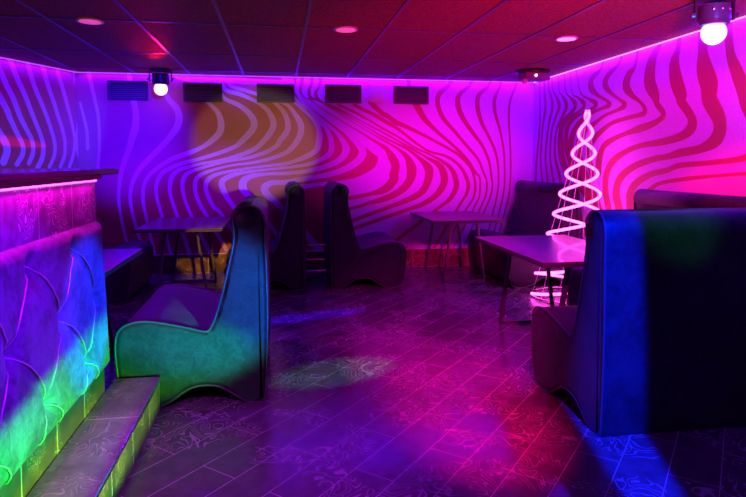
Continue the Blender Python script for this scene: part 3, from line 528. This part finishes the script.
# ------------------------------------------------------------------ tables
H = .645
def table(cx, cy, label, wx=.73, ly=1.1, top=None):
    t = thing('lounge_table', label, 'table', (cx, cy, 0), 0, 'dark wood tables with slanted steel frames')
    bm = bmesh.new(); box(bm, -wx / 2, wx / 2, -ly / 2, ly / 2, H - .032, H, .003); tp = link_bm('tabletop', bm, M['wood'], t)
    bm = bmesh.new()
    for a in ((-wx / 2 - .0015, wx / 2 + .0015, -ly / 2 - .0015, -ly / 2), (-wx / 2 - .0015, wx / 2 + .0015, ly / 2, ly / 2 + .0015), (-wx / 2 - .0015, -wx / 2, -ly / 2, ly / 2), (wx / 2, wx / 2 + .0015, -ly / 2, ly / 2)):
        box(bm, a[0], a[1], a[2], a[3], H - .030, H - .003)
    link_bm('edge_band', bm, M['edge'], tp)
    for sy in (-1, 1):
        y = sy * (ly / 2 - .16)
        bm = bmesh.new(); box(bm, -.15, .15, y - .018, y + .018, H - .045, H - .033); link_bm('crossbar', bm, M['metal'], t)
        for sx in (-1, 1):
            bm = bmesh.new()
            a, b = Vector((sx * .135, y, H - .04)), Vector((sx * .215, y, .012))
            d = b - a; ang = math.atan2(d.x, -d.z)
            box(bm, -.011, .011, -.016, .016, -d.length / 2, d.length / 2, .0015, M4=Matrix.Translation((a + b) / 2) @ Matrix.Rotation(-ang, 4, 'Y'))
            link_bm('leg', bm, M['metal'], t)
        bm = bmesh.new(); box(bm, -.222, .222, y - .016, y + .016, 0, .02, .0015); link_bm('floor_bar', bm, M['metal'], t)
    return t
table(1.86, 3.74, 'large dark wood table in front of the spiral neon tree, shining pink at its right', .74, 1.2)
table(1.86, 6.08, 'magenta lit table standing against the back wall in the right half of the room', .74, 1.02)
table(-.86, 5.78, 'dark table behind the left foreground sofa, in front of the tiled skirting', .74, 1.08)
table(-1.27, 3.58, 'dark table just behind the end of the bar, its violet top partly hidden', .74, 1.02)

# small rail rack in the dark gap between the two middle sofas
t = thing('metal_rack', 'low metal rack of thin horizontal rails in the gap between the back-to-back sofas', 'rack', (.352, 5.72, 0))
bm = bmesh.new()
for sx in (-1, 1): box(bm, sx * .095 - .006, sx * .095 + .006, -.006, .006, 0, .46)
link_bm('post', bm, M['dark'], t)
for z in (.16, .27, .415):
    bm = bmesh.new(); box(bm, -.088, .088, -.006, .006, z - .006, z + .006, .002); link_bm('rail', bm, M['chrome'], t)

# ------------------------------------------------------------------ bar
BX = -.80; BE = 2.80; B0 = .55
t = thing('bar_counter', 'bar counter with pink lit ornamental tiles above a tufted velvet front', 'bar', (BX, BE, 0))
L = BE - B0
bm = bmesh.new(); box(bm, -.55, -.02, -L, -.004, .0, 1.165); link_bm('counter_body', bm, M['apron'], t)
bm = bmesh.new(); box(bm, -.06, -.012, -L, 0, .95, 1.142, .002); link_bm('tile_panel', bm, M['barpanel'], t)
bm = bmesh.new(); box(bm, -.06, .012, -L, .008, 1.142, 1.163, .002); link_bm('apron_rail', bm, M['apron'], t)
bm = bmesh.new(); box(bm, -.012, -.004, -L + .05, -.01, 1.134, 1.141); link_bm('led_strip', bm, M['barled'], t)
bm = bmesh.new(); box(bm, -.06, .006, -L, .0, .17, .30, .002); link_bm('plinth_tiles', bm, M['riser'], t)
# tufted panel
PB, PT = .295, .958
btn = [(y, z) for z, ys in ((.89, (2.43, 2.02, 1.61, 1.20)), (.65, (2.66, 2.26, 1.85, 1.44, 1.03)), (.40, (2.52, 2.10, 1.69, 1.27, .86))) for y in ys]
segs = []
def nb(a, b):
    return abs(a[1] - b[1]) > .1 and abs(a[1] - b[1]) < .3 and abs(a[0] - b[0]) < .3
for i, a in enumerate(btn):
    for b in btn[i + 1:]:
        if nb(a, b): segs.append((a, b))
for a in btn:
    if a[1] < .45:
        for s in (-1, 1): segs.append((a, (a[0] + s * .09, .29)))
bm = bmesh.new()
nY, nZ = 150, 48
ys = np.linspace(B0, BE, nY); zs = np.linspace(PB, PT, nZ)
Yg, Zg = np.meshgrid(ys, zs)
dep = np.full(Yg.shape, .036)
for (a, b) in segs:
    dx, dz = b[0] - a[0], b[1] - a[1]
    tt = np.clip(((Yg - a[0]) * dx + (Zg - a[1]) * dz) / (dx * dx + dz * dz), 0, 1)
    d = np.hypot(Yg - a[0] - tt * dx, Zg - a[1] - tt * dz)
    dep -= .010 * np.exp(-(d / .020) ** 2)
for a in btn:
    d = np.hypot(Yg - a[0], Zg - a[1]); dep -= .020 * np.exp(-(d / .045) ** 2)
edge = np.minimum(np.minimum(Zg - PB, PT - Zg), BE - Yg)
dep *= np.sqrt(np.clip(edge / .03, 0, 1)) * .9 + .1 * (edge > .001)
lean = (PT - Zg) / (PT - PB) * .022
g = [[bm.verts.new((dep[i, j] - .018 + lean[i, j], ys[j] - BE, zs[i])) for j in range(nY)] for i in range(nZ)]
for i in range(nZ - 1):
    for j in range(nY - 1): bm.faces.new((g[i][j], g[i][j + 1], g[i + 1][j + 1], g[i + 1][j]))
# closing sides to the carcass
bk = {}
def bv(i, j):
    if (i, j) not in bk: bk[(i, j)] = bm.verts.new((-.05, ys[j] - BE, zs[i]))
    return bk[(i, j)]
per = [(0, j) for j in range(nY)] + [(i, nY - 1) for i in range(1, nZ)] + [(nZ - 1, j) for j in range(nY - 2, -1, -1)] + [(i, 0) for i in range(nZ - 2, 0, -1)]
for (i, j), (k, l) in zip(per, per[1:] + per[:1]): bm.faces.new((g[i][j], bv(i, j), bv(k, l), g[k][l]))
bmesh.ops.recalc_face_normals(bm, faces=bm.faces)
pad = link_bm('padded_panel', bm, M['barvelvet'], t, True)
def px(y, z):
    j = int(np.clip(round((y - B0) / (BE - B0) * (nY - 1)), 0, nY - 1)); i = int(np.clip(round((z - PB) / (PT - PB) * (nZ - 1)), 0, nZ - 1))
    return float(dep[i, j] - .018 + lean[i, j])
for (y, z) in btn:
    bm = bmesh.new(); sph(bm, (px(y, z) + .004, y - BE, z), .011, 12, 8, (.7, 1, 1)); link_bm('button', bm, M['cord'], pad, True)
for n_, (a, b) in enumerate(segs):
    pts = []
    for k in range(11):
        s = k / 10; y = a[0] + (b[0] - a[0]) * s; z = a[1] + (b[1] - a[1]) * s
        sag = math.sin(s * PI)
        y += sag * .022 * (1 if b[0] > a[0] else -1) * (1 if a[1] > b[1] else -1); z += sag * .012
        z = max(z, PB + .004)
        pts.append((px(y, z) + .005, y - BE, z))
    bm = bmesh.new(); tube(bm, pts, .0026, 5); link_bm('trim_cord', bm, M['cord'], pad, True)
t = bm = bmesh.new(); box(bm, -.62, .065, -L, .09, 1.1655, 1.19, .004)
o = link_bm('countertop', bm, M['graphite']); o.location = (BX, BE, 0)
tag(o, 'thin polished black stone countertop lying on the bar', 'countertop')
# bar LED lamp
def area(name, loc, sx, sy, energy, color, rot):
    ld = bpy.data.lights.new(name, 'AREA'); ld.shape = 'RECTANGLE'; ld.size = sx; ld.size_y = sy; ld.energy = energy; ld.color = color
    lo = bpy.data.objects.new(name, ld); col.objects.link(lo); lo.location = loc; lo.rotation_euler = rot
area('bar_strip_light', (BX + .012, (B0 + BE) / 2, 1.133), .012, L - .1, PW['bar'], (1., .0, .75), (0, math.radians(-25), 0))

# step along the bar
t = thing('bar_footstep', 'low tiled step with ornamental riser running along the foot of the bar', 'step', (BX, 0, 0))
bm = bmesh.new(); box(bm, .008, .215, B0, 2.955, 0, .158); link_bm('riser_tiles', bm, M['riser'], t)
bm = bmesh.new(); box(bm, .008, .222, B0, 2.962, .158, .17, .002); link_bm('tread_tiles', bm, M['step'], t)
bm = bmesh.new(); box(bm, .2225, .2265, B0, 2.962, .160, .172); link_bm('edge_trim', bm, M['chrome'], t)

# ------------------------------------------------------------------ neon tree
TX, TY = 2.60, 4.93
t = thing('neon_tree', 'spiral neon light tree glowing pink white, standing behind the front table', 'light tree', (TX, TY, 0))
ZT, ZB, R0 = 1.69, .03, .34
for k in range(2):
    pts = []
    nn = 260
    for i in range(nn + 1):
        z = ZT - .008 - (ZT - .008 - ZB) * i / nn
        r = R0 * ((ZT - z) / (ZT - ZB)) ** .95 + .004 + .008 * min(1, (ZT - z) / .15)
        th = PI * (z - 1.548) / .185 + k * PI + TREE_PH
        pts.append((r * math.cos(th) + .14 * (z / ZT), r * math.sin(th), z))
    bm = bmesh.new(); tube(bm, pts, .0122, 8); link_bm('neon_tube', bm, M['neon'], t, True)
for k in range(6):
    a = k * PI / 3 + .3
    bm = bmesh.new(); tube(bm, [(.14, 0, ZT), (R0 * math.cos(a), R0 * math.sin(a), ZB - .01)], .0022, 5); link_bm('wire', bm, M['wire'], t)
bm = bmesh.new(); tube(bm, [(R0 * math.cos(a), R0 * math.sin(a), .012) for a in np.linspace(0, 2 * PI, 49)[:-1]], .006, 6, True); link_bm('base_ring', bm, M['chrome'], t, True)
bm = bmesh.new(); tube(bm, [(.14, 0, ZT), (.14, 0, ZT - .02)], .012, 10); link_bm('tip', bm, M['white'], t, True)

# ------------------------------------------------------------------ coloured beams of the disco lamps and par lights
def spot(loc, target, energy, color, half, blend=.3, rad=.02, sc=(1, 1), name='beam'):
    ld = bpy.data.lights.new(name, 'SPOT'); ld.energy = energy; ld.color = color
    ld.spot_size = math.radians(2 * half); ld.spot_blend = blend; ld.shadow_soft_size = rad
    lo = bpy.data.objects.new(name, ld); col.objects.link(lo); lo.location = loc
    lo.rotation_euler = (Vector(target) - Vector(loc)).to_track_quat('-Z', 'Y').to_euler(); lo.scale = (sc[0], sc[1], 1)
for s in SPOTS: spot(*s)
for (loc, e, c, r) in POINTS:
    ld = bpy.data.lights.new('glow', 'POINT'); ld.energy = e; ld.color = c; ld.shadow_soft_size = r
    lo = bpy.data.objects.new('glow', ld); col.objects.link(lo); lo.location = loc

w = bpy.data.worlds.new('World'); scn.world = w; w.use_nodes = True
w.node_tree.nodes['Background'].inputs[0].default_value = (.3, .0, .5, 1)
w.node_tree.nodes['Background'].inputs[1].default_value = WORLD

cam = bpy.data.cameras.new('camera'); co = bpy.data.objects.new('camera', cam); col.objects.link(co)
co.location = (0, 0, 1.22)
yaw, pit = math.radians(9.1), math.radians(3.0)
fw = Vector((math.sin(yaw) * math.cos(pit), math.cos(yaw) * math.cos(pit), -math.sin(pit)))
co.rotation_euler = fw.to_track_quat('-Z', 'Y').to_euler()
cam.sensor_width = 36; cam.lens = 588 / 746 * 36
cam.shift_y = -(248.5 - (162 + 588 * math.tan(pit))) / 746
cam.clip_start = .05
scn.camera = co
vs = scn.view_settings
scn.display_settings.display_device = 'sRGB'
vs.view_transform = 'Standard'; vs.look = 'None'; vs.exposure = 0; vs.gamma = 1; vs.use_curve_mapping = False
